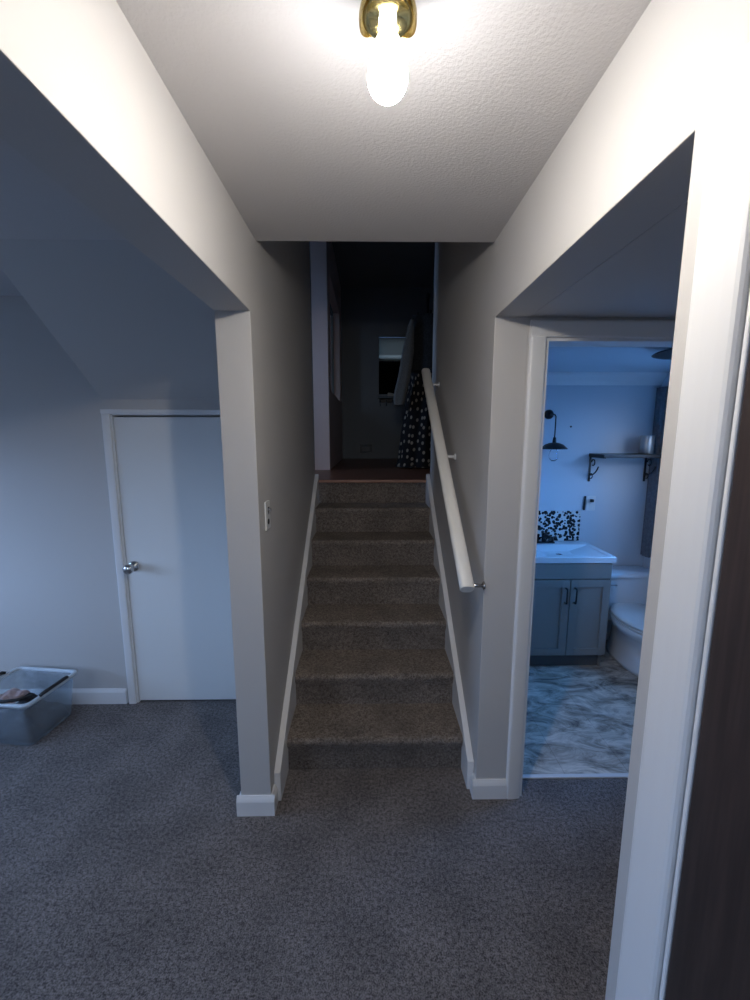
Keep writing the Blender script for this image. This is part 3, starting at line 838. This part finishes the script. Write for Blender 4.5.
# hallway left wall with pale end and curtained window
HX = -.392
b = nb(); box(b, HX - .15, HX, 4.215, 4.50, LAND, HU)
box(b, HX - .15, HX, 4.50, YU, LAND, 2.05); box(b, HX - .15, HX, 4.50, YU, 3.20, HU); box(b, HX - .15, HX, 5.90, YU, 2.05, 3.20)
struct(obj('wall_upper_hall', b, textured('lamplit_pink_wall', (.84, .68, .63), rough=.6, scale=150, bump=.2)), 'pale wall end beside the upstairs hall')  # pink of the hall lamplight put into the wall colour
w4 = thing_struct('window_5')
b = nb(); box(b, HX - .10, HX - .092, 4.52, 5.88, 2.07, 3.18)
obj('window_pane', b, M['pane'], w4)
b = nb(); box(b, HX - .11, HX - .08, 4.50, 4.54, 2.05, 3.2); box(b, HX - .11, HX - .08, 5.16, 5.20, 2.05, 3.2); box(b, HX - .11, HX - .08, 5.86, 5.90, 2.05, 3.2)
box(b, HX - .11, HX - .08, 4.5, 5.9, 2.05, 2.09); box(b, HX - .11, HX - .08, 4.5, 5.9, 3.16, 3.2)
obj('window_frame', b, M['upwall'], w4)
b = nb(); base_x(b, 4.215, HX - .155, HX + .005, -1, .07, .012)
struct(obj('baseboard_upper', b, M['trim']))
b = nb(); base_x(b, YU, HX, 2.2, -1, .08, .012)
struct(obj('baseboard_upper_back', b, M['upwall']))

# wall vent low on the far wall
vt = thing('wall_vent', 'small dark vent low on the far upstairs wall', 'vent', (-.045, YU, 1.40))
b = nb(); box(b, -.09, .09, -.010, 0, -.06, .06, .003); obj('vent_frame', b, M['black'], vt)
b = nb()
for i in range(5): box(b, -.055, .055, -.016, -.010, -.036 + i * .014, -.029 + i * .014)
obj('vent_slats', b, textured('grey_slats', (.25, .24, .23), rough=.5, scale=50, bump=.05), vt)

# small shelf with hooks under the window
hs = thing('hook_shelf', 'small dark shelf with dangling hooks under the upstairs window', 'shelf', (.30, YU, 2.12))
b = nb(); box(b, -.17, .17, -.14, -.002, .0, .03, .004); obj('board', b, textured('grey_board', (.16, .19, .20), rough=.5, scale=40, bump=.1), hs)
b = nb(); box(b, -.15, .15, -.02, -.002, -.05, 0, .003); obj('back_rail', b, M['black'], hs)
for i in range(4):
    b = nb(); x = -.135 + i * .09
    tube(b, [(x, -.02, -.02), (x, -.06, -.04), (x, -.075, -.075), (x, -.06, -.10), (x, -.035, -.085)], .009, 8); obj('hook', b, textured('dull_steel_%d' % i, (.20, .23, .25), rough=.4, metal=.6, scale=30, bump=.05), hs, smooth=True)
b = nb(); prism(b, [(-.06, 0), (.07, 0), (.07, .02), (0, .045), (-.06, .05)], 'y', -.045, .045, bev=.006)
o = obj('pale_packet', b, textured('pale_paper', (.55, .52, .45), rough=.8, scale=30, bump=.2)); o.location = (.33, YU - .075, 2.1505); tag(o, 'small pale packet lying on the shelf under the upstairs window', 'packet')

# coat stand with a spotted cloth and a grey garment
cs = thing('coat_stand', 'thin black coat stand at the top of the stairs', 'coat stand', (.60, 4.50, LAND))
b = nb(); tube(b, [(0, 0, .02), (0, 0, 1.72)], .014, 10); lathe(b, [(0, 0), (.022, .0), (.026, .02), (.012, .045), (0, .05)], (0, 0, 1.715), 14); obj('pole', b, M['black'], cs, smooth=True)
for i in range(4):
    a = math.radians(45 + 90 * i); b = nb()
    tube(b, [(0, 0, .10), (.12 * math.cos(a), .12 * math.sin(a), .07), (.24 * math.cos(a), .24 * math.sin(a), .010)], .012, 8); obj('foot', b, M['black'], cs, smooth=True)
for i in range(4):
    a = math.radians(10 + 90 * i); b = nb()
    tube(b, [(0, 0, 1.50), (.06 * math.cos(a), .06 * math.sin(a), 1.50), (.10 * math.cos(a), .10 * math.sin(a), 1.54), (.105 * math.cos(a), .105 * math.sin(a), 1.57)], .008, 8); obj('peg', b, M['black'], cs, smooth=True)

def drape(name, mat, outline, ydepth, yc, label, cat, folds, amp, seed):
    """closed hanging cloth: outline = [(z, xleft, xright)] from top down"""
    rnd = random.Random(seed); ph = rnd.uniform(0, 6)
    bm = nb(); n = 72; rows = []
    m = 40
    def at(q):
        f = q * (len(outline) - 1); i = min(int(f), len(outline) - 2); t = f - i
        a, c = outline[i], outline[i + 1]
        return [a[k] + (c[k] - a[k]) * t for k in range(3)]
    uvs = {}
    for j in range(m + 1):
        z, xa, xb = at(j / m); cx, rx = (xa + xb) / 2, (xb - xa) / 2
        q = j / m; row = []
        for i in range(n):
            a = 2 * math.pi * i / n
            k = 1 + amp * min(1, q * 2 + .15) * math.sin(folds * a + ph + .8 * math.sin(3 * q + ph)) + amp * .5 * q * math.sin((folds * 2 - 1) * a + 2 * ph)
            ry = ydepth * (.35 + .65 * min(1, q * 2.5))
            v = bm.verts.new((cx + rx * math.cos(a) * (1 + (k - 1) * .5), yc + ry * math.sin(a) * k, z)); row.append(v)
            uvs[v] = (a / (2 * math.pi) * 2.2, z)
        rows.append(row)
    for A, B in zip(rows, rows[1:]):
        for i in range(n): bm.faces.new((A[i], A[(i + 1) % n], B[(i + 1) % n], B[i]))
    bm.faces.new(rows[0][::-1]); bm.faces.new(rows[-1])
    uvl = bm.loops.layers.uv.new('UVMap')
    for f in bm.faces:
        us = [uvs[l.vert][0] for l in f.loops]; wrap = max(us) - min(us) > 1.1
        for l in f.loops:
            u, v = uvs[l.vert]; l[uvl].uv = (u + 2.2 if wrap and u < 1.1 else u, v)
    o = obj(name, bm, mat, smooth=True); return tag(o, label, cat)
M['blackcloth'] = textured('plain_black_cloth', (.012, .013, .015), (.03, .034, .038), rough=.85, scale=70, bump=.3, dist=.001)
drape('black_jacket', M['blackcloth'], [(2.80, .50, .70), (2.775, .435, .78), (2.60, .425, .83), (2.40, .41, .84), (2.24, .405, .83)], .15, 4.46,
      'plain black jacket on top of the coat stand, above the spotted cloth', 'jacket', 5, .12, 9)
drape('spotted_cloth', M['dots'], [(2.232, .43, .79), (2.1, .42, .80), (1.9, .39, .84), (1.6, .345, .85), (1.30, .31, .86), (LAND + .012, .30, .86)], .13, 4.46,
      'black cloth with pale spots hanging from the coat stand to the floor', 'cloth', 7, .16, 2)
drape('grey_garment', M['greycloth'], [(2.72, .405, .44), (2.62, .375, .445), (2.42, .33, .445), (2.2, .295, .42), (2.05, .26, .39), (1.95, .245, .37), (1.90, .26, .35)], .035, 4.325,
      'smooth grey garment hanging left of the black jacket and spotted cloth', 'garment', 3, .10, 5)

# ------------------------------------------------------------------ light
w = D.worlds.new('World'); S.world = w; w.use_nodes = True
wn = w.node_tree; bg = wn.nodes['Background']
tc = wn.nodes.new('ShaderNodeTexCoord'); sp = wn.nodes.new('ShaderNodeSeparateXYZ'); rp = wn.nodes.new('ShaderNodeValToRGB')
mr = wn.nodes.new('ShaderNodeMapRange'); mr.inputs[1].default_value = -1; mr.inputs[2].default_value = 1
wn.links.new(tc.outputs['Generated'], sp.inputs[0]); wn.links.new(sp.outputs[0], mr.inputs[0]); wn.links.new(mr.outputs[0], rp.inputs[0])
rp.color_ramp.elements[0].position = .45; rp.color_ramp.elements[0].color = (.26, .44, .80, 1)
rp.color_ramp.elements[1].position = .75; rp.color_ramp.elements[1].color = (.15, .52, 1.36, 1)
mz = wn.nodes.new('ShaderNodeMapRange'); mz.inputs[1].default_value = -.10; mz.inputs[2].default_value = .12
mz.inputs[3].default_value = 1.5; mz.inputs[4].default_value = 14      # dim ground below the horizon, bright sky above it
wn.links.new(sp.outputs[2], mz.inputs[0]); wn.links.new(mz.outputs[0], bg.inputs[1])
my = wn.nodes.new('ShaderNodeMapRange'); 
my.inputs[3].default_value = 0; my.inputs[4].default_value = 1
my.inputs[1].default_value = -.55; my.inputs[2].default_value = -.9
wn.links.new(sp.outputs[1], my.inputs[0])
hz = wn.nodes.new('ShaderNodeMix'); hz.data_type = 'RGBA'; hz.inputs[7].default_value = (.30, .39, .55, 1)
wn.links.new(my.outputs[0], hz.inputs[0]); wn.links.new(rp.outputs[0], hz.inputs[6]); wn.links.new(hz.outputs[2], bg.inputs[0])
R = math.radians
portal('window_daylight', (XW - .09, (WY0 + WY1) / 2, (WZ0 + WZ1) / 2), (0, R(-90), 0), WZ1 - WZ0, WY1 - WY0)
portal('window_daylight', (XB + .095, (BW0 + BW1) / 2, (BWZ0 + BWZ1) / 2), (0, R(90), 0), BWZ1 - BWZ0, BW1 - BW0)
portal('window_daylight', ((FX0 + FX1) / 2, YBK - .09, (FZ0 + FZ1) / 2), (R(90), 0, 0), FX1 - FX0, FZ1 - FZ0)

# ------------------------------------------------------------------ camera
F_, hy, vx = 420.0, 435.0, 369.0
th = math.atan((500 - hy) / F_); ph = math.atan((375 - vx) / math.hypot(F_, 500 - hy))
fw = Vector((math.sin(ph) * math.cos(th), math.cos(ph) * math.cos(th), -math.sin(th)))
rt = Vector((math.cos(ph), -math.sin(ph), 0)); upv = rt.cross(fw)
cam = D.cameras.new('camera'); co = D.objects.new('camera', cam); C.objects.link(co)
cam.sensor_fit = 'VERTICAL'; cam.sensor_height = 36; cam.sensor_width = 27; cam.lens = 36 * F_ / 1000; cam.clip_start = .02
co.matrix_world = Matrix.Translation((0, 0, 1.6)) @ Matrix((rt, upv, -fw)).transposed().to_4x4()
S.camera = co
S.view_settings.view_transform = 'Standard'; S.view_settings.look = 'None'
S.view_settings.gamma = 1; S.view_settings.exposure = 0.17; S.view_settings.use_curve_mapping = False
S.cycles.max_bounces = 10; S.cycles.diffuse_bounces = 6
